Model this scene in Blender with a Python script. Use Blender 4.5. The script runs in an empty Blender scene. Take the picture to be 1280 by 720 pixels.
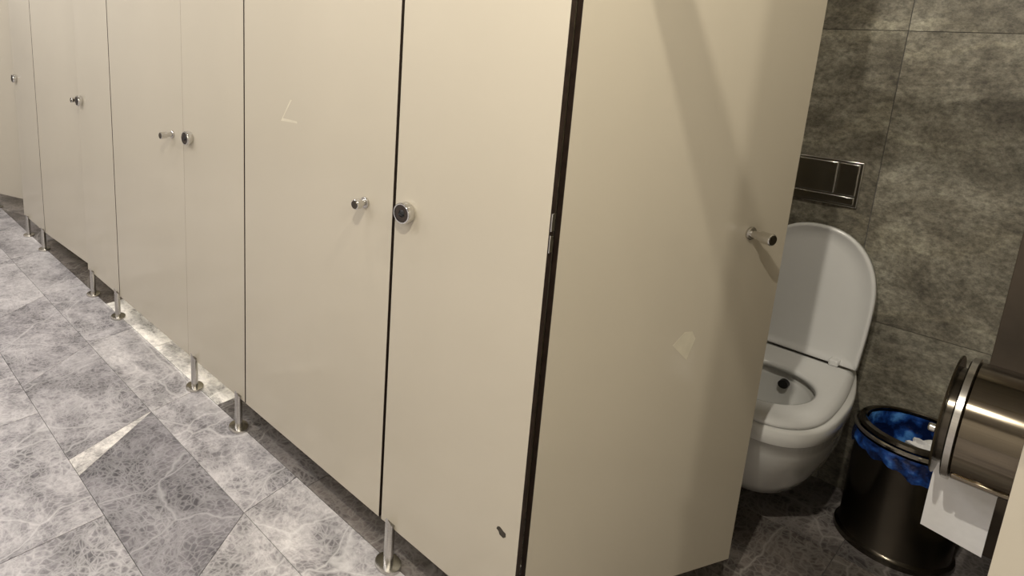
import bpy, bmesh, math, random
from mathutils import Vector, Matrix
random.seed(7)
S = 1.4            # metres per unit of eye height; all lengths below are in eye heights
sc = bpy.context.scene
COL = sc.collection
PI = math.pi

# ---------------------------------------------------------------- materials
def nodes(name):
    m = bpy.data.materials.new(name); m.use_nodes = True
    nt = m.node_tree; b = nt.nodes['Principled BSDF']
    return m, nt, b
def N(nt, t, **kw):
    n = nt.nodes.new(t)
    for k, v in kw.items():
        if k in n.inputs: n.inputs[k].default_value = v
        else: setattr(n, k, v)
    return n
def ramp(nt, stops):
    r = nt.nodes.new('ShaderNodeValToRGB'); cr = r.color_ramp
    while len(cr.elements) < len(stops): cr.elements.new(0.5)
    for e, (p, c) in zip(cr.elements, stops):
        e.position = p; e.color = (*c, 1) if len(c) == 3 else c
    return r
def plain(name, col, rough=.5, metal=0, spec=.5, noise=0.0, scale=20, bump=0, coat=0):
    m, nt, b = nodes(name)
    b.inputs['Roughness'].default_value = rough; b.inputs['Metallic'].default_value = metal
    b.inputs['Specular IOR Level'].default_value = spec
    b.inputs['Coat Weight'].default_value = coat
    tc = N(nt, 'ShaderNodeTexCoord'); no = N(nt, 'ShaderNodeTexNoise', Scale=scale, Detail=4.0)
    nt.links.new(tc.outputs['Object'], no.inputs['Vector'])
    lo = tuple(max(0, c*(1-noise)) for c in col); hi = tuple(min(1, c*(1+noise)) for c in col)
    r = ramp(nt, [(.3, lo), (.7, hi)])
    nt.links.new(no.outputs['Fac'], r.inputs['Fac']); nt.links.new(r.outputs['Color'], b.inputs['Base Color'])
    if bump:
        bp = N(nt, 'ShaderNodeBump', Strength=bump, Distance=.002)
        nt.links.new(no.outputs['Fac'], bp.inputs['Height']); nt.links.new(bp.outputs['Normal'], b.inputs['Normal'])
    return m
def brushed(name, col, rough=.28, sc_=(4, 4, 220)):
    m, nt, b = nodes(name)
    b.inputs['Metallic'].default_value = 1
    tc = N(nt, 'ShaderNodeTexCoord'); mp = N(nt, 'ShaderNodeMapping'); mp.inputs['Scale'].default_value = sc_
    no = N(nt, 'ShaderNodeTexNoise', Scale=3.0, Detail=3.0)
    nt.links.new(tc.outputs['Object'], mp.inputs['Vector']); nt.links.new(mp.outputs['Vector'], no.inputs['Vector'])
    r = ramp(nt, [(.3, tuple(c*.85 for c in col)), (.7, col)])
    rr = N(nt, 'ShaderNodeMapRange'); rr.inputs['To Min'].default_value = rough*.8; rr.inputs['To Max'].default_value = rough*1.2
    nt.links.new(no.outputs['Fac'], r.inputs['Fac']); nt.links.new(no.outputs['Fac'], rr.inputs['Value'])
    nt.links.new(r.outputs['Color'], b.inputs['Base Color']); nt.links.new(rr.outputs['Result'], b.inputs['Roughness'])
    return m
def laminate(name, col, rough):
    # glossy laminate: faint cloudy tone and very slight waviness
    m, nt, b = nodes(name)
    b.inputs['Roughness'].default_value = rough
    b.inputs['Specular IOR Level'].default_value = .5
    tc = N(nt, 'ShaderNodeTexCoord'); no = N(nt, 'ShaderNodeTexNoise', Scale=1.6, Detail=3.0)
    nt.links.new(tc.outputs['Object'], no.inputs['Vector'])
    r = ramp(nt, [(.3, tuple(c*.97 for c in col)), (.7, tuple(c*1.03 for c in col))])
    nt.links.new(no.outputs['Fac'], r.inputs['Fac']); nt.links.new(r.outputs['Color'], b.inputs['Base Color'])
    n2 = N(nt, 'ShaderNodeTexNoise', Scale=5.0, Detail=1.0)
    nt.links.new(tc.outputs['Object'], n2.inputs['Vector'])
    bp = N(nt, 'ShaderNodeBump', Strength=.25, Distance=.002)
    nt.links.new(n2.outputs['Fac'], bp.inputs['Height']); nt.links.new(bp.outputs['Normal'], b.inputs['Normal'])
    return m
def attr_vec(nt):
    # object coordinates shifted per tile (colour attribute: r = tone, g/b = random offset)
    a = N(nt, 'ShaderNodeVertexColor'); a.layer_name = 'tile'
    sep = N(nt, 'ShaderNodeSeparateColor'); nt.links.new(a.outputs['Color'], sep.inputs['Color'])
    tc = N(nt, 'ShaderNodeTexCoord')
    cmb = N(nt, 'ShaderNodeCombineXYZ')
    nt.links.new(sep.outputs['Green'], cmb.inputs['X']); nt.links.new(sep.outputs['Blue'], cmb.inputs['Y']); nt.links.new(sep.outputs['Green'], cmb.inputs['Z'])
    ml = N(nt, 'ShaderNodeVectorMath', operation='SCALE'); ml.inputs['Scale'].default_value = 17.0
    nt.links.new(cmb.outputs['Vector'], ml.inputs[0])
    ad = N(nt, 'ShaderNodeVectorMath', operation='ADD')
    nt.links.new(tc.outputs['Object'], ad.inputs[0]); nt.links.new(ml.outputs['Vector'], ad.inputs[1])
    return sep.outputs['Red'], ad.outputs['Vector']
def mix(nt, a, b, fac, mode='MIX'):
    n = N(nt, 'ShaderNodeMix', data_type='RGBA', blend_type=mode)
    for s, v in ((6, a), (7, b)):
        if isinstance(v, tuple): n.inputs[s].default_value = (*v, 1)
        else: nt.links.new(v, n.inputs[s])
    if isinstance(fac, float): n.inputs[0].default_value = fac
    else: nt.links.new(fac, n.inputs[0])
    return n.outputs[2]
def marble(name):
    m, nt, b = nodes(name)
    tone, vec = attr_vec(nt)
    # warp
    nw = N(nt, 'ShaderNodeTexNoise', Scale=5.0, Detail=4.0); nt.links.new(vec, nw.inputs['Vector'])
    sb = N(nt, 'ShaderNodeVectorMath', operation='SUBTRACT'); nt.links.new(nw.outputs['Color'], sb.inputs[0]); sb.inputs[1].default_value = (.5, .5, .5)
    sl = N(nt, 'ShaderNodeVectorMath', operation='SCALE'); sl.inputs['Scale'].default_value = .11; nt.links.new(sb.outputs['Vector'], sl.inputs[0])
    wp = N(nt, 'ShaderNodeVectorMath', operation='ADD'); nt.links.new(vec, wp.inputs[0]); nt.links.new(sl.outputs['Vector'], wp.inputs[1])
    def veins(scale, width, stretch=(1, 1, 1), rot=0):
        mp = N(nt, 'ShaderNodeMapping'); mp.inputs['Scale'].default_value = stretch; mp.inputs['Rotation'].default_value = (0, 0, rot)
        nt.links.new(wp.outputs['Vector'], mp.inputs['Vector'])
        v = N(nt, 'ShaderNodeTexVoronoi', feature='DISTANCE_TO_EDGE', Scale=scale); nt.links.new(mp.outputs['Vector'], v.inputs['Vector'])
        r = ramp(nt, [(0, (1, 1, 1)), (width, (0, 0, 0))]); nt.links.new(v.outputs['Distance'], r.inputs['Fac'])
        return r.outputs['Color']
    cl = N(nt, 'ShaderNodeTexNoise', Scale=6.5, Detail=12.0, Roughness=.74); nt.links.new(wp.outputs['Vector'], cl.inputs['Vector'])
    base = ramp(nt, [(.38, (.12, .114, .122)), (.46, (.235, .224, .235)), (.54, (.385, .368, .378)), (.66, (.55, .53, .53))]); nt.links.new(cl.outputs['Fac'], base.inputs['Fac'])
    fine = N(nt, 'ShaderNodeTexNoise', Scale=60.0, Detail=6.0, Roughness=.8); nt.links.new(wp.outputs['Vector'], fine.inputs['Vector'])
    fr = ramp(nt, [(.35, (.74, .74, .75)), (.65, (1.2, 1.2, 1.2))]); nt.links.new(fine.outputs['Fac'], fr.inputs['Fac'])
    b0 = mix(nt, base.outputs['Color'], fr.outputs['Color'], 1.0, 'MULTIPLY')
    gate = N(nt, 'ShaderNodeTexNoise', Scale=4.0, Detail=3.0); nt.links.new(vec, gate.inputs['Vector'])
    gr = ramp(nt, [(.38, (.15, .15, .15)), (.60, (1, 1, 1))]); nt.links.new(gate.outputs['Fac'], gr.inputs['Fac'])
    v1 = veins(23, .085, (1, .5, 1), .5); v2 = veins(60, .15, (1, .6, 1), -.5); v3 = veins(3.4, .016, (1, .5, 1), .9); v4 = veins(38, .11, (.5, 1, 1), 1.0)
    g1 = mix(nt, (0, 0, 0), v1, gr.outputs['Color']); g4 = mix(nt, (0, 0, 0), v4, gr.outputs['Color'])
    sc1 = mix(nt, (0, 0, 0), g1, .50); sc2 = mix(nt, (0, 0, 0), v2, .34); sc3 = mix(nt, (0, 0, 0), v3, .6); sc4 = mix(nt, (0, 0, 0), g4, .46)
    s = mix(nt, sc1, sc2, 1.0, 'LIGHTEN'); s = mix(nt, s, sc3, 1.0, 'LIGHTEN'); s = mix(nt, s, sc4, 1.0, 'LIGHTEN')
    bw = N(nt, 'ShaderNodeRGBToBW'); nt.links.new(s, bw.inputs['Color'])
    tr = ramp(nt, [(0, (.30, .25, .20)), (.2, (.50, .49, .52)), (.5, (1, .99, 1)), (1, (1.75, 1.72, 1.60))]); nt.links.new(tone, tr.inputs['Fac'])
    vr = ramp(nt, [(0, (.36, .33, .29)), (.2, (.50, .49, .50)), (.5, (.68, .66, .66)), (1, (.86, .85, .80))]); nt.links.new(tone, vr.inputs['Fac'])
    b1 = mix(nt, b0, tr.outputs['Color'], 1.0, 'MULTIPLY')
    c2 = mix(nt, b1, vr.outputs['Color'], bw.outputs['Val'])
    nt.links.new(c2, b.inputs['Base Color'])
    b.inputs['Roughness'].default_value = .38
    bp = N(nt, 'ShaderNodeBump', Strength=.15, Distance=.002); nt.links.new(cl.outputs['Fac'], bp.inputs['Height']); nt.links.new(bp.outputs['Normal'], b.inputs['Normal'])
    return m
def wallstone(name):
    m, nt, b = nodes(name)
    tone, vec = attr_vec(nt)
    mp = N(nt, 'ShaderNodeMapping'); mp.inputs['Scale'].default_value = (1, 1, 1.2); nt.links.new(vec, mp.inputs['Vector'])
    a = N(nt, 'ShaderNodeTexNoise', Scale=4.2, Detail=14.0, Roughness=.74, Distortion=.35); nt.links.new(mp.outputs['Vector'], a.inputs['Vector'])
    base = ramp(nt, [(.33, (.070, .062, .048)), (.46, (.170, .155, .122)), (.56, (.262, .246, .200)), (.70, (.43, .41, .345))]); nt.links.new(a.outputs['Fac'], base.inputs['Fac'])
    f = N(nt, 'ShaderNodeTexNoise', Scale=70.0, Detail=8.0, Roughness=.8); nt.links.new(mp.outputs['Vector'], f.inputs['Vector'])
    fr = ramp(nt, [(.38, (.55, .55, .55)), (.62, (1.4, 1.4, 1.4))]); nt.links.new(f.outputs['Fac'], fr.inputs['Fac'])
    c1 = mix(nt, base.outputs['Color'], fr.outputs['Color'], 1.0, 'MULTIPLY')
    w = N(nt, 'ShaderNodeTexWave', Scale=1.1, Distortion=9.0, Detail=5.0); w.inputs['Detail Scale'].default_value = 1.6; w.bands_direction = 'Z'
    nt.links.new(mp.outputs['Vector'], w.inputs['Vector'])
    wr = ramp(nt, [(0, (.82, .82, .82)), (.1, (1, 1, 1)), (.95, (1, 1, 1)), (1, (1.2, 1.2, 1.17))]); nt.links.new(w.outputs['Fac'], wr.inputs['Fac'])
    c2 = mix(nt, c1, wr.outputs['Color'], 1.0, 'MULTIPLY')
    tr = ramp(nt, [(0, (.75, .75, .75)), (.5, (1, 1, 1)), (1, (1.3, 1.3, 1.3))]); nt.links.new(tone, tr.inputs['Fac'])
    c3 = mix(nt, c2, tr.outputs['Color'], 1.0, 'MULTIPLY')
    nt.links.new(c3, b.inputs['Base Color']); b.inputs['Roughness'].default_value = .45
    bp = N(nt, 'ShaderNodeBump', Strength=.3, Distance=.003); nt.links.new(a.outputs['Fac'], bp.inputs['Height']); nt.links.new(bp.outputs['Normal'], b.inputs['Normal'])
    return m

M = dict(
    panel=laminate('beige_laminate', (.465, .422, .345), .12),
    edge=plain('dark_core_edge', (.028, .018, .014), .35, noise=.3, scale=60),
    inner=laminate('inner_laminate', (.45, .41, .32), .2),
    steel=brushed('brushed_steel', (.62, .60, .57), .25),
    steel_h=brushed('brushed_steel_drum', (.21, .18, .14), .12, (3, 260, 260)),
    chrome=plain('chrome', (.68, .67, .65), .10, 1, noise=.02),
    darksteel=plain('dark_steel', (.11, .097, .080), .2, 1, noise=.15, scale=6),
    lockface=plain('lock_face_bronze', (.035, .026, .022), .5, 0, .3),
    black=plain('black_plastic', (.012, .012, .013), .4),
    marble=marble('grey_marble'), grout=plain('grout', (.10, .095, .09), .8, noise=.2),
    stone=wallstone('brown_stone'),
    darkstone=plain('dark_brown_cladding', (.085, .066, .050), .45, noise=.25, scale=9, bump=.2),
    ceramic=plain('white_ceramic', (.74, .74, .73), .12, noise=.01, coat=.3),
    plastic=plain('white_plastic', (.70, .70, .70), .22, noise=.01),
    water=plain('toilet_water', (.30, .29, .24), .05, noise=.1),
    paper=plain('toilet_paper', (.82, .82, .84), .9, noise=.02, bump=.2, scale=80),
    bag=None,
    wall=plain('painted_wall', (.46, .44, .41), .7, noise=.03, scale=2),
    ceil=plain('painted_ceiling', (.50, .49, .47), .8, noise=.02, scale=2),
    residue=plain('tape_residue', (.54, .50, .40), .5, noise=.08, scale=40),
    scuff=plain('scuff_white', (.78, .75, .68), .3, noise=.05),
    hole=plain('chipped_core', (.035, .028, .02), .8, noise=.5, scale=90),
)
m, nt, b = nodes('blue_bag')
b.inputs['Roughness'].default_value = .2; b.inputs['Base Color'].default_value = (.02, .10, .42, 1)
b.inputs['Transmission Weight'].default_value = .0; b.inputs['Subsurface Weight'].default_value = 0
tc = N(nt, 'ShaderNodeTexCoord'); no = N(nt, 'ShaderNodeTexNoise', Scale=26.0, Detail=5.0)
nt.links.new(tc.outputs['Object'], no.inputs['Vector'])
r = ramp(nt, [(.44, (.004, .012, .06)), (.56, (.015, .07, .32)), (.68, (.09, .28, .70))]); nt.links.new(no.outputs['Fac'], r.inputs['Fac']); nt.links.new(r.outputs['Color'], b.inputs['Base Color'])
bp = N(nt, 'ShaderNodeBump', Strength=1.0, Distance=.012); nt.links.new(no.outputs['Fac'], bp.inputs['Height']); nt.links.new(bp.outputs['Normal'], b.inputs['Normal'])
M['bag'] = m

# ---------------------------------------------------------------- mesh helpers
def to_struct(o, name=None):
    for k in ('label', 'category', 'group'):
        if k in o: del o[k]
    o['kind'] = 'structure'
    if name: o.name = name
class MB:
    def __init__(s): s.bm = bmesh.new()
    def box(s, x0, x1, y0, y1, z0, z1, mat=0, mats=None):
        v = [s.bm.verts.new((x, y, z)) for z in (z0, z1) for y in (y0, y1) for x in (x0, x1)]
        F = dict(bottom=(0, 2, 3, 1), top=(4, 5, 7, 6), front=(0, 1, 5, 4), back=(2, 6, 7, 3), left=(0, 4, 6, 2), right=(1, 3, 7, 5))
        for k, f in F.items():
            fc = s.bm.faces.new([v[i] for i in f]); fc.material_index = (mats or {}).get(k, mat)
        return s
    def loft(s, rings, cap0=True, cap1=True, mat=0, smooth=True, closed=True):
        R = [[s.bm.verts.new(p) for p in r] for r in rings]; n = len(R[0])
        for a, b_ in zip(R, R[1:]):
            for i in range(n if closed else n-1):
                j = (i+1) % n
                f = s.bm.faces.new((a[i], a[j], b_[j], b_[i])); f.smooth = smooth; f.material_index = mat
        if cap0: f = s.bm.faces.new(R[0][::-1]); f.material_index = mat
        if cap1: f = s.bm.faces.new(R[-1]); f.material_index = mat
        return s
    def lathe(s, prof, c=(0, 0, 0), axis='Z', n=40, cap0=True, cap1=True, mat=0, smooth=True):
        def P(r, h, t):
            a, b_ = r*math.cos(t), r*math.sin(t)
            d = {'Z': (a, b_, h), 'X': (h, a, b_), 'Y': (b_, h, a)}[axis]
            return (c[0]+d[0], c[1]+d[1], c[2]+d[2])
        return s.loft([[P(r, h, 2*PI*i/n) for i in range(n)] for r, h in prof], cap0, cap1, mat, smooth)
    def build(s, name, mats, parent=None, loc=None, bevel=0, seg=2, rotz=0, sharp=True, weld=True):
        if weld: bmesh.ops.remove_doubles(s.bm, verts=s.bm.verts, dist=1e-6)
        bmesh.ops.recalc_face_normals(s.bm, faces=s.bm.faces)
        bmesh.ops.scale(s.bm, vec=(S, S, S), verts=s.bm.verts)
        me = bpy.data.meshes.new(name); s.bm.to_mesh(me); s.bm.free()
        if not isinstance(mats, (list, tuple)): mats = [mats]
        for m_ in mats: me.materials.append(m_)
        o = bpy.data.objects.new(name, me); COL.objects.link(o)
        if parent: o.parent = parent
        if loc: o.location = Vector(loc)*S
        o.rotation_euler.z = rotz
        if bevel:
            bv = o.modifiers.new('bevel', 'BEVEL'); bv.width = bevel*S; bv.segments = seg; bv.limit_method = 'ANGLE'; bv.angle_limit = .7
            bv.harden_normals = False
        if sharp:
            try: me.set_sharp_from_angle(angle=.6)
            except Exception: pass
        return o
def thing(name, label, cat, loc, rotz=0, group=None):
    o = bpy.data.objects.new(name, None); COL.objects.link(o); o.empty_display_size = .1
    o.location = Vector(loc)*S; o.rotation_euler.z = rotz; o['label'] = label; o['category'] = cat; o['kind'] = 'thing'
    if group: o['group'] = group
    return o
def tag(o, label, cat, group=None):
    o['label'] = label; o['category'] = cat
    if group: o['group'] = group
    return o
def struct(o): o['kind'] = 'structure'; return o

# ---------------------------------------------------------------- the room
Y0 = .781          # plane of the cubicle fronts
YB = 1.70          # back wall
ZC = 1.80          # ceiling
XL, XR, YF = -3.95, 1.15, -1.25
T = .0105          # laminate thickness

def tile_mesh(name, quads, mats, gap, axis, level, thick=.004, base=None):
    # quads: (4 corner points in plane, tone) ; grout bed lies just behind
    bm = bmesh.new(); lay = bm.loops.layers.float_color.new('tile')
    def P(u, v, h): return (u, v, h) if axis == 'Z' else (u, h, v)
    for q, tone in quads:
        cx = sum(p[0] for p in q)/4; cy = sum(p[1] for p in q)/4
        pts = []
        for (u, v) in q:
            pts.append((u + (gap if u < cx else -gap), v + (gap if v < cy else -gap)))
        top = [bm.verts.new(P(u, v, level)) for u, v in pts]
        g, b_ = random.random(), random.random()
        f = bm.faces.new(top)
        for l in f.loops: l[lay] = (tone, g, b_, 1)
        bot = [bm.verts.new(P(u, v, level + (-thick if axis == 'Z' else thick))) for u, v in pts]
        for i in range(4):
            j = (i+1) % 4
            f = bm.faces.new((top[i], bot[i], bot[j], top[j]))
            for l in f.loops: l[lay] = (tone, g, b_, 1)
    x0, x1, y0, y1 = base
    h0 = level + (-thick*.45 if axis == 'Z' else thick*.45); h1 = level + (-.04 if axis == 'Z' else .04)
    vs = [bm.verts.new(P(u, v, h)) for h in (h0, h1) for (u, v) in ((x0, y0), (x1, y0), (x1, y1), (x0, y1))]
    for f in ((0, 1, 2, 3), (4, 7, 6, 5), (0, 4, 5, 1), (1, 5, 6, 2), (2, 6, 7, 3), (3, 7, 4, 0)):
        fc = bm.faces.new([vs[i] for i in f]); fc.material_index = 1
    bmesh.ops.recalc_face_normals(bm, faces=bm.faces)
    bmesh.ops.scale(bm, vec=(S, S, S), verts=bm.verts)
    me = bpy.data.meshes.new(name); bm.to_mesh(me); bm.free()
    for m_ in mats: me.materials.append(m_)
    o = bpy.data.objects.new(name, me); COL.objects.link(o); return o

rows = [Y0+.004, .635, .405]
while rows[-1] > YF: rows.append(rows[-1]-.23)
rows[-1] = YF
quads = []
W = .42
def clampq(q):
    return [(min(max(u, XL), XR), v) for u, v in q]
for r_i in range(len(rows)-1):
    yt, yb = rows[r_i], rows[r_i+1]
    k = -.12 if r_i == 0 else (-.52 if r_i == 1 else 0.0)   # this stone was cut askew in the second course
    off = 0 if r_i < 2 else (.12 + .14*((r_i*2) % 3))
    for n in range(-9, 8):
        xa = -.954 + W*n + off
        if r_i == 0: q = [(xa+k*(yb-.635)*0, yb), (xa+W, yb), (xa+W+k*(yt-yb), yt), (xa+k*(yt-yb), yt)]
        elif r_i == 1: q = [(xa-k*(yt-yb), yb), (xa+W-k*(yt-yb), yb), (xa+W, yt), (xa, yt)]
        else: q = [(xa, yb), (xa+W, yb), (xa+W, yt), (xa, yt)]
        q = clampq(q)
        if q[1][0]-q[0][0] < .02 and q[2][0]-q[3][0] < .02: continue
        tone = random.uniform(.42, .62)
        if r_i == 1 and n == -1: tone = .22
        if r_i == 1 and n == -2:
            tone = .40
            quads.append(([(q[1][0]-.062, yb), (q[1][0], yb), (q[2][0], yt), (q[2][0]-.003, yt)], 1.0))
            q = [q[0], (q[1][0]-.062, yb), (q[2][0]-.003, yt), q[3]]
        if r_i == 1 and n == 0: tone = .60
        if r_i == 2 and n in (-2, -1): tone = .46
        if r_i == 0: tone = random.uniform(.5, .6)
        quads.append((q, tone))
# tiles inside the cubicles
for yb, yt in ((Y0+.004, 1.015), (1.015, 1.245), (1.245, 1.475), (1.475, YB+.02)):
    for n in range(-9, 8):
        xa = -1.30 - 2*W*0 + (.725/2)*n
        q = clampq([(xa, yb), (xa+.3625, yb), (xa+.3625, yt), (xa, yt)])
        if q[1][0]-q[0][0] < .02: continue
        tone = .95 if -1.95 < (q[0][0]+q[1][0])/2 < -1.35 else random.uniform(.02, .10)  # lit cubicle's tiles get a paler tone: its pool of light painted in
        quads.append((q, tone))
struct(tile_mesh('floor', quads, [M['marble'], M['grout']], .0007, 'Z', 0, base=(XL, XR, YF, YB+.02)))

quads = []
zr = [-.188, .387, .962, 1.54, ZC]
for a, b_ in zip(zr, zr[1:]):
    for n in range(-6, 3):
        xa = -.30 + .66*n
        x0, x1 = max(xa, XL), min(xa+.66, XR)
        if x1-x0 < .02: continue
        quads.append(([(x0, max(a, 0)), (x1, max(a, 0)), (x1, b_), (x0, b_)], .38 if b_ < .4 else random.uniform(.42, .6)))
struct(tile_mesh('wall_back', quads, [M['stone'], M['grout']], .0007, 'Y', YB, base=(XL, XR, 0, ZC)))
for nm, bx in dict(wall_left=(XL-.03, XL, YF-.03, YB+.04, -.04, ZC), wall_right=(XR, XR+.03, YF-.03, YB+.04, -.04, ZC), wall_front=(XL, XR, YF-.03, YF, -.04, ZC)).items():
    struct(MB().box(*bx).build(nm, M['wall']))
struct(MB().box(XL-.03, XR+.03, YF-.03, YB+.04, ZC, ZC+.03).build('ceiling', M['ceil']))
# dark cladding strip that closes the back corner of the open cubicle
struct(MB().box(-.0985, .0, YB-.006, YB-.0005, .0005, ZC-.3).build('trim_1', M['darkstone'], bevel=.0008))

# ---------------------------------------------------------------- cubicle fronts
ZB, ZT = .0785, 1.283
def slab(x0, x1, y0, y1, z0, z1, face='xz'):
    # laminate sheet: beige faces, dark core at all its edges
    ed = dict(bottom=1, top=1, left=1, right=1) if face == 'xz' else dict(bottom=1, top=1, front=1, back=1)
    return MB().box(x0, x1, y0, y1, z0, z1, 0, ed)
def leg_part(parent, x, y=0.0):
    # round post; above the sheet's lower edge only its front segment rises, in front of the sheet
    mb = MB(); r = .0092; yc = -.0035 + y
    mb.lathe([(r, .006), (r, ZB)], (x, yc, 0), n=24)
    yf = y - .0002                                            # stays clear of the sheet
    a0 = math.acos((yc-yf)/r) if abs((yc-yf)/r) < 1 else .5
    pts = []
    for i in range(9):
        a = -a0 + 2*a0*i/8
        pts.append((x + r*math.sin(a), yc - r*math.cos(a)))
    lo = [(px, py, ZB) for px, py in pts]
    hi = [(px, py, ZB + .026 - .018*(abs(px-x)/r)**1.6) for px, py in pts]
    mb.loft([lo, hi], smooth=False)
    lg = mb.build('leg', M['steel'], parent)
    MB().lathe([(.0245, .0003), (.0245, .0045), (.0235, .0062), (.0215, .0068), (.0100, .0072)], (x, yc, 0), n=36).build('base_disc', M['steel'], lg)
    return lg
def catch_part(parent, x, z):
    mb = MB().lathe([(.0160, -.0002), (.0175, -.003), (.0175, -.0145), (.0164, -.0165), (.0146, -.0165)], (x, 0, z), 'Y', 36, cap1=False)
    o = mb.build('lock_ring', M['chrome'], parent)
    MB().lathe([(.0144, -.0140), (.0144, -.0154), (.0125, -.0158), (.0062, -.0150), (.0055, -.0120)], (x, 0, z), 'Y', 30).build('lock_face', M['lockface'], o)
    MB().lathe([(.0054, -.0125), (.0054, -.0146), (.0046, -.0152)], (x, 0, z), 'Y', 24).box(x-.0052, x+.0042, -.0178, -.0150, z-.0030, z-.0008).build('thumb_turn', [M['black'], M['chrome']], o)
    return o
def pilaster(x0, x1, legs, label, catch=None, z1=ZT):
    t = thing('pilaster_panel', label, 'panel', (x0, Y0, 0), 0, 'fixed panels between the cubicle doors')
    slab(0, x1-x0, 0, T, ZB, z1).build('panel', [M['panel'], M['edge']], t, bevel=.00025, seg=1)
    for lx in legs: leg_part(t, lx-x0)
    if catch: catch_part(t, catch[0]-x0, catch[1])
    return t
def patch(pts, th=.0002, y=0.0):
    mb = MB(); mb.loft([[(px, y-th, pz) for px, pz in pts], [(px, y-.00003, pz) for px, pz in pts]], smooth=False); return mb
def door(xh, w, ang, label, hz=.672, hx=None, barlen=.042, zt=ZT, lift=0.0):
    # hinge edge at xh; panel runs to +x, opens into the cubicle
    t = thing('cubicle_door', label, 'door', (xh, Y0+lift, 0), ang, 'cubicle doors along the row')
    slab(.001, w, 0, T, ZB, zt).build('panel', [M['panel'], M['edge']], t, bevel=.00025, seg=1)
    hx = w-.072 if hx is None else hx
    h = MB().lathe([(.0058, -.0002), (.0058, -barlen*.45), (.0060, -barlen*.5), (.0084, -barlen*.5), (.0088, -barlen*.54), (.0088, -barlen+.001), (.0080, -barlen)], (hx, 0, hz), 'Y', 28)
    h.lathe([(.0074, -barlen-.0001), (.0070, -barlen-.0006)], (hx, 0, hz), 'Y', 24, mat=1)
    h = h.build('handle', [M['chrome'], M['darksteel']], t)
    MB().lathe([(.0098, -.0002), (.0098, -.0028), (.0085, -.004), (.0060, -.0041)], (hx, 0, hz), 'Y', 28).build('rosette', M['steel'], h)
    for z in (.16, .71, 1.20):
        k = MB().lathe([(.0045, -.016), (.0045, .016)], (.0035, T+.0050, z), 'Z', 16); k.box(-.018 if lift == 0 and ang < .01 else -.001, .022, T+.00005, T+.0030, z-.014, z+.014)
        k.build('hinge', M['steel'], t, sharp=True)
    return t

# open cubicle front
p1 = pilaster(-.7185, -.4465, [-.693, -.475], 'beige laminate fixed panel with black chip mark, left of the open door', (-.691, .676))
patch([(.2425+dx*1.1, .228+dz*.95) for dx, dz in ((-.006, .006), (-.0075, .001), (-.004, -.001), (-.002, -.006), (.004, -.0078), (.0075, -.003), (.007, .003), (.003, .0045), (0, .0068), (-.003, .008))]).build('chip_hole', M['hole'], p1)['label'] = 'dark chipped hole'
# hinge hardware seen in the gap beside the open door
hg = MB().box(.2724, .2742, .0010, .0085, .712, .737); hg.box(.2724, .2740, .0010, .0085, .682, .706)
hg.build('hinge_plate', M['chrome'], p1, bevel=.0005)
d_open = door(-.4415, .4232, math.radians(70.75), 'open beige cubicle door with diagonal shadow, swung in beside the toilet', .674, .347, .034, lift=.0165)
patch([(.227, .509), (.247, .528), (.262, .527), (.270, .514), (.258, .481)], th=.00015).build('adhesive_patch', M['residue'], d_open)['label'] = 'pale adhesive residue'
p0 = pilaster(-.0165, .255, [.010, .230], 'beige laminate fixed panel edge at the lower right, right of the open cubicle', (.004, .671))
# closed and ajar doors, with their fixed panels, going left
door(-1.1645, .4400, 0, 'closed beige cubicle door with pale tape scrape, second from the open cubicle', .668, -.789+1.1645, .026)
pt = [o for o in COL.objects if o.name.startswith('cubicle_door')][-1]
sm = patch([(-1.034+1.1645, .777), (-.981+1.1645, .779), (-.983+1.1645, .783), (-1.028+1.1645, .783), (-1.0+1.1645, .822), (-1.004+1.1645, .823)], th=.00015)
sm.build('tape_scrape', M['residue'], pt)['label'] = 'pale tape scrape'
p2 = pilaster(-1.4400, -1.1675, [-1.403, -1.190], 'beige fixed panel with paired steel legs, one standing on the brightly lit floor strip', (-1.405, .682))
door(-1.8915, .4514, 0, 'closed beige cubicle door above the brightly lit strip of floor', .676, -1.497+1.8915, .036)
p3 = pilaster(-2.1700, -1.8945, [-2.120, -1.907], 'beige fixed panel just left of the brightly lit floor strip', (-2.142, .688))
door(-2.6460, .4700, math.radians(2.6), 'slightly ajar beige door over the dark floor gap, further down the row', .684, -2.200+2.6460, .036)
p4 = pilaster(-2.9400, -2.6490, [-2.876, -2.662], 'narrow-looking beige fixed panel at the far left, beside the half open door', (-2.905, .694))
door(-3.3610, .4200, math.radians(22.0), 'farthest beige cubicle door, standing ajar at the left edge', .690, .35, .036)
p5 = pilaster(-3.94, -3.3680, [-3.390, -3.70], 'last beige fixed panel of the row, its steel leg at the left edge')
# closed door right of the open cubicle is out of frame but closes the row
to_struct(door(.258, .440, 0, '', .672), 'door_1')
to_struct(pilaster(.701, 1.145, [.730, 1.10], ''), 'trim_3')

# dividing walls between the cubicles
for px, lab in ((-.5800, 'beige divider between open cubicle and its left neighbour'), (-1.3050, 'beige divider right of the brightly lit cubicle'), (-2.0250, 'beige divider left of the brightly lit cubicle'),
                (-2.780, 'beige divider behind the far fixed panel'), (.0020, 'beige divider carrying the steel paper dispenser')):
    t = thing('wall_divider', lab, 'panel', (px, Y0+T+.0005, 0)); to_struct(t)
    slab(0, T, 0, YB-Y0-T-.009, ZB if px < 0 else .045, ZT, 'yz').build('panel', [M['inner'], M['edge']], t, bevel=.0007, seg=1)
    for z in (.2, 1.1):
        MB().box(-.012, -.0004, YB-Y0-T-.040, YB-Y0-T-.0100, z, z+.03).build('bracket', M['steel'], t, bevel=.001)
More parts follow.
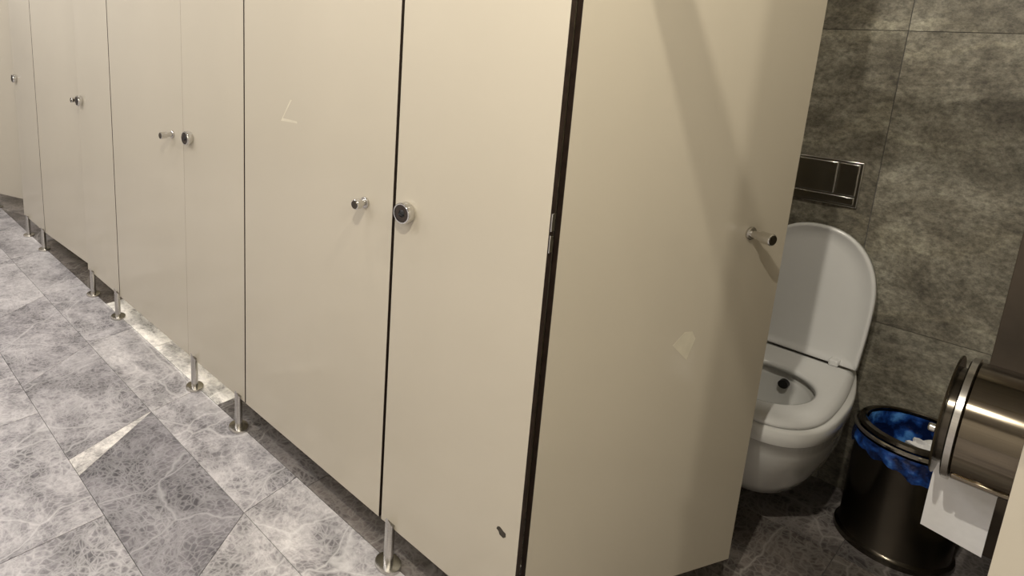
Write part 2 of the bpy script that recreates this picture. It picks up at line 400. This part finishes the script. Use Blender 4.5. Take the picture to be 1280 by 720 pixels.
# headrail above the doors, out of frame; it throws the band across the open door
hr = thing('trim_2', 'rail over the doors', 'rail', (0, 0, 0)); bpy.data.objects.remove(hr)
struct(MB().box(XL+.002, XR-.002, Y0-.004, Y0+.007, ZT+.0005, ZT+.060).build('trim_2', M['panel'], bevel=.001))

# ---------------------------------------------------------------- toilet
TX = -.362
def dring(cx, yb, yf, hw, z, n=56, p=2.3, back=.35, hwb=None):
    # D outline: flat back at yb, rounded front at yf; hwb is the half-width at the back
    pts = []; hwb = hw if hwb is None else hwb
    ym = yb + (yf-yb)*back
    m_ = n//2
    # right side from back to front, then left side front to back
    half = []
    k = 10
    for i in range(k):                       # back to mid: straight flank
        t_ = i/k; half.append((hwb + (hw-hwb)*math.sin(t_*PI/2), yb + (ym-yb)*t_))
    for i in range(m_-k+1):
        a = PI/2*i/(m_-k)
        half.append((hw*abs(math.cos(a))**(2/p), ym + (yf-ym)*abs(math.sin(a))**(2/p)))
    right = [(cx+u, v, z) for u, v in half]
    left = [(cx-u, v, z) for u, v in half[:-1]][::-1]
    return right + left
t = thing('toilet', 'white wall-hung toilet with its lid raised, inside the open cubicle', 'toilet', (TX, YB, 0))
def ering(cx, yb, yf, hw, z, n=56, e=1.0):
    half = []
    m_ = n//2
    for i in range(m_+1):
        a = .10 + (PI-.10)*i/m_
        half.append((hw*abs(math.sin(a))**e, (yb+yf)/2 + (yb-yf)/2*math.cos(a)))
    half[-1] = (0.0, yf)
    return [(cx+u, v, z) for u, v in half] + [(cx-u, v, z) for u, v in half[:-1]][::-1]
def L(rings): return [[(x-TX, y-YB, z) for x, y, z in r_] for r_ in rings]
outer = [(.070, 1.690, 1.475, .050), (.074, 1.690, 1.430, .066), (.088, 1.690, 1.400, .078), (.125, 1.690, 1.360, .094), (.175, 1.690, 1.328, .108), (.225, 1.690, 1.308, .1165), (.252, 1.690, 1.302, .1190),
         (.2535, 1.690, 1.298, .1215), (.256, 1.690, 1.296, .1230), (.280, 1.690, 1.295, .1240), (.2855, 1.688, 1.299, .1215)]
rings = [dring(TX, yb, yf, hw, z, back=.42+(.12 if z > .2 else 0), p=2.35+(.6 if z > .2 else 0), hwb=hw*.72) for z, yb, yf, hw in outer]
inner = [(.2855, 1.560, 1.335, .092), (.279, 1.552, 1.342, .088), (.262, 1.550, 1.338, .092), (.225, 1.545, 1.355, .085), (.180, 1.530, 1.385, .066), (.135, 1.500, 1.410, .045), (.120, 1.480, 1.420, .030)]
rings += [ering(TX, yb, yf, hw, z) for z, yb, yf, hw in inner]
MB().loft(L(rings)).build('bowl', M['ceramic'], t, sharp=False)
wr = [ering(TX, 1.528, 1.388, .0655, .183), ering(TX, 1.530, 1.386, .0660, .1845)]
MB().loft(L(wr)).build('water', M['water'], t)
MB().lathe([(.0085, -.012), (.0085, .0), (.0060, .003)], (.012, 1.547-YB, .262), 'Y', 20).build('spray_nozzle', M['black'], t)
so = [(.2862, 1.626, 1.304, .1120), (.2880, 1.630, 1.301, .1145), (.2935, 1.630, 1.301, .1145), (.2990, 1.624, 1.312, .1070), (.3005, 1.616, 1.322, .1010)]
si = [(.3005, 1.545, 1.356, .0810), (.2985, 1.538, 1.362, .0770), (.2865, 1.540, 1.360, .0790)]
rr_ = [dring(TX, yb, yf, hw, z, back=.52, p=2.9, hwb=hw*.87) for z, yb, yf, hw in so] + [ering(TX, yb, yf, hw+.002, z, e=.9) for z, yb, yf, hw in si]
mb = MB(); mb.loft(L(rr_ + [rr_[0]]), False, False); mb.build('seat', M['plastic'], t, sharp=False)
# lid, standing up against the wall; leans back a little
def lid_ring(s_, dy, in_=0.0):
    n = 60; pts = []
    hwb, hw, H_ = .100-in_, .1045-in_, .274-in_
    half = []
    z0 = in_*.6
    for i in range(14):
        t_ = i/14; half.append((hwb+(hw-hwb)*math.sin(t_*PI/2), z0+(H_*.46-z0)*t_))
    for i in range(17):
        a = PI/2*i/16; half.append((hw*abs(math.cos(a))**(2/2.25), H_*.46+(H_*.54)*abs(math.sin(a))**(2/2.25)))
    return [(u, dy, v) for u, v in half] + [(-u, dy, v) for u, v in half[:-1]][::-1]
lr = [lid_ring(0, .0, .004), lid_ring(0, .0, 0), lid_ring(0, -.010, 0), lid_ring(0, -.0125, .0015), lid_ring(0, -.0125, .0065), lid_ring(0, -.0085, .010), lid_ring(0, -.0070, .030)]
lid = MB().loft(lr).build('lid', M['plastic'], t, (0, 1.640-YB, .3000), sharp=False)
lid.rotation_euler.x = math.radians(-4.5)
for sx in (.066, -.066):
    MB().box(sx-.008, sx+.008, -.014, .010, .0, .013).build('hinge', M['plastic'], t, (0, 1.632-YB-.002, .3003), bevel=.003, seg=3)

# flush plate
t = thing('flush_plate', 'mirror-chrome flush plate on the stone wall above the toilet', 'flush plate', (-.412, YB, .610))
MB().box(-.090, .090, -.0090, -.0006, 0, .0935).build('frame', M['chrome'], t, bevel=.0015, seg=3)
MB().box(-.084, .050, -.0125, -.0092, .024, .0885).build('button', M['chrome'], t, bevel=.001, seg=2)
MB().box(.053, .084, -.0125, -.0092, .024, .0885).build('button', M['chrome'], t, bevel=.001, seg=2)
MB().box(-.084, .084, -.0120, -.0092, .0050, .0205).build('lower_strip', M['chrome'], t, bevel=.001, seg=2)

# ---------------------------------------------------------------- waste bin
BX, BY, BR, BH = -.1585, 1.600, .0800, .232
t = thing('waste_bin', 'round dark steel waste bin with a blue bag, beside the toilet', 'bin', (BX, BY, 0))
MB().lathe([(BR+.006, .0005), (BR+.007, .004), (BR+.006, .011), (BR+.001, .014), (BR, .016), (BR, BH-.010), (BR-.002, BH-.010), (BR-.002, .020)], n=64, cap1=True).build('body', M['darksteel'], t)
def rim_prof(r0, z0, h, w): return [(r0, z0), (r0+w, z0+h*.25), (r0+w, z0+h*.75), (r0, z0+h), (r0-w*.9, z0+h*.8), (r0-w*.9, z0+h*.2), (r0, z0)]
MB().lathe(rim_prof(BR+.0035, BH-.0085, .0085, .0030), n=64, cap0=False, cap1=False).build('rim', M['chrome'], t)['label'] = 'lower bright rim'
MB().lathe([(BR-.001, BH+.0005), (BR+.0015, BH+.003), (BR-.001, BH+.009), (BR-.008, BH+.0115), (BR-.0105, BH+.009), (BR-.0105, BH+.002), (BR-.001, BH+.0005)], n=64, cap0=False, cap1=False).build('ring', M['darksteel'], t)['label'] = 'dark top ring holding the bag'
# bag: folded out over the body, hanging unevenly, and lining the inside
bm_ = MB(); n = 96
def bagr(r0, z0, wob, zw, ph):
    out = []
    for i in range(n):
        a = 2*PI*i/n
        r_ = r0 + wob*(math.sin(9*a+ph)+.6*math.sin(17*a+ph*2)+.4*math.sin(31*a))
        z_ = z0 + zw*(math.sin(3*a+2.1+ph*.2)+.5*math.sin(7*a+1.0)+.35*math.sin(19*a))
        out.append((r_*math.cos(a), r_*math.sin(a), z_))
    return out
bm_.loft([bagr(BR+.0050, BH-.043, .0012, .0075, 0), bagr(BR+.0062, BH-.036, .0012, .006, .4), bagr(BR+.0056, BH-.024, .0010, .002, .8), bagr(BR+.0040, BH-.0120, .0004, 0, 1)], False, False)
bm_.loft([bagr(BR-.0125, BH+.004, .0005, 0, 1), bagr(BR-.0140, BH-.030, .0012, 0, 1), bagr(BR-.018, BH-.080, .0025, .001, 1.6), bagr(BR-.026, BH-.125, .003, .002, 2), bagr(.012, BH-.140, .002, .001, 2)], False, True)
bag = bm_.build('bin_bag', M['bag'], None, (BX, BY, 0), weld=False, sharp=False)
tag(bag, 'blue plastic bag lining the steel bin and folded over its rim', 'bag')
# crumpled tissue on top
bm2 = bmesh.new(); bmesh.ops.create_icosphere(bm2, subdivisions=4, radius=1)
for v in bm2.verts:
    d_ = v.co.normalized()
    k = 1 + .22*math.sin(5.1*d_.x+2*d_.y*3+1)*math.cos(4.3*d_.z+d_.x*3) + .10*math.sin(13*d_.y+9*d_.x)+.05*math.sin(27*d_.z+15*d_.y)
    v.co = Vector((d_.x*k*.027, d_.y*k*.024, d_.z*k*.020))
mb = MB(); mb.bm.free(); mb.bm = bm2
ts = mb.build('crumpled_tissue', M['paper'], None, (BX+.020, BY-.012, BH-.022), sharp=False, weld=False)
for p_ in ts.data.polygons: p_.use_smooth = False
tag(ts, 'crumpled white tissue lying in the blue-bagged bin', 'tissue')

# ---------------------------------------------------------------- paper dispenser and its paper
DX, DY, DZ, DR = .0005, 1.205, .468, .0800
t = thing('paper_dispenser', 'round steel toilet paper dispenser at the right of the open cubicle', 'dispenser', (DX, DY, DZ))
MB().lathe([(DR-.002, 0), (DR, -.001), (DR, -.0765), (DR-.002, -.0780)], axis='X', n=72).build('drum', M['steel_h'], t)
MB().lathe([(DR+.0005, -.0783), (DR+.0030, -.0790), (DR+.0030, -.0850), (DR+.0005, -.0865)], axis='X', n=72).build('flange', M['steel'], t)
cv = MB().lathe([(DR-.014, -.0868), (DR-.014, -.0940), (DR+.0008, -.0945), (DR+.0015, -.0955), (DR+.0008, -.0968), (DR-.020, -.0985), (.01, -.0995)], axis='X', n=72).build('cover', M['darksteel'], t)
MB().lathe([(.0055, -.0980), (.0055, -.1030), (.0040, -.1045)], (0, -DR*.84, .004), 'X', 20).build('lock', M['chrome'], cv)
lp = MB(); lp.box(-.076, -.014, -.0645, -.0560, -.0560, -.0500); lp.build('outlet_lip', M['steel_h'], t, bevel=.0015)
pp = MB(); rg = []
y_p = .018
prof = [(-.0735, y_p), (-.095, y_p-.001), (-.120, y_p-.002), (-.155, y_p-.003), (-.193, y_p-.001)]
front = [[(x, y, z) for x in (-.0905+.012*0, -.029)] for z, y in prof]
rings = []
for (z, y) in prof:
    zl = z + (.009 if z < -.15 else .004 if z < -.12 else 0)
    rings.append([(-.0975, y, zl), (-.0355, y, z), (-.0355, y+.0006, z), (-.0975, y+.0006, zl)])
pp.loft(rings, smooth=False)
paper = pp.build('toilet_paper', M['paper'], None, (DX, DY, DZ))
tag(paper, 'sheet of white toilet paper hanging from the round steel dispenser', 'toilet paper')

# ---------------------------------------------------------------- light
def spot(name, x, y, z, power, size=.03, cone=174, blend=.12, col=(1, .93, .80)):
    l = bpy.data.lights.new(name, 'SPOT'); l.energy = power; l.shadow_soft_size = size; l.spot_size = math.radians(cone); l.spot_blend = blend; l.color = col
    o = bpy.data.objects.new(name, l); COL.objects.link(o); o.location = Vector((x, y, z))*S; return o
def area(name, x, y, z, power, sx, sy, col=(1, .95, .86)):
    l = bpy.data.lights.new(name, 'AREA'); l.shape = 'RECTANGLE'; l.size = sx*S; l.size_y = sy*S; l.energy = power; l.color = col
    o = bpy.data.objects.new(name, l); COL.objects.link(o); o.location = Vector((x, y, z))*S; return o
WARM = (1, .925, .775); COOL = (1, .975, .97)
spot('downlight', -.10, .571, 1.744, 39, .012, col=WARM)
for x in (-.95, -1.75, -2.55, -3.35): spot('downlight', x, .50, 1.744, 12, .03, col=COOL)
spot('downlight', -.19, .04, 1.744, 86, .02, col=WARM)
spot('downlight', .76, .04, 1.744, 52, .05, col=WARM)
for x in (-1.2, -2.2, -3.2): spot('downlight', x, -.1, 1.744, 20, .03, col=COOL)  # added lamps, frontal light for the panel faces
for x in (-1.6, -2.9): area('hall_fill', x, -.65, 1.78, 20, .7, .35, COOL)  # unseen soft fill added in front of the row
# lamps inside cubicles
spot('cubicle_lamp', -1.66, 1.05, 1.744, 120, .02, col=(1, .95, .82))
spot('cubicle_lamp', -3.15, 1.20, 1.744, 90, .03, col=(1, .95, .85))

w = bpy.data.worlds.new('World'); sc.world = w; w.use_nodes = True
w.node_tree.nodes['Background'].inputs['Color'].default_value = (.9, .85, .8, 1)
w.node_tree.nodes['Background'].inputs['Strength'].default_value = .02

# ---------------------------------------------------------------- camera
f = 822.9976
Mr = [[0.595721622981715, 0.17252098201550467, -0.7844439168458364],
      [0.8031675552588837, -0.12049518240404121, 0.5834404761386418],
      [0.00613401104495253, -0.9776080102893095, -0.21034484097946793]]
cam = bpy.data.cameras.new('Camera'); co = bpy.data.objects.new('Camera', cam); COL.objects.link(co)
R = Matrix([[r_[0], -r_[1], -r_[2]] for r_ in Mr])
co.matrix_world = Matrix.Translation((0, 0, S)) @ R.to_4x4()
cam.sensor_width = 36; cam.lens = f/1280*36
cam.shift_x = (640-345)/1280; cam.shift_y = -(360-185)/1280
cam.clip_start = .02
sc.camera = co
sc.view_settings.view_transform = 'Standard'; sc.view_settings.look = 'None'
sc.view_settings.gamma = 1; sc.view_settings.use_curve_mapping = False
sc.view_settings.exposure = 0.0
sc.cycles.max_bounces = 8
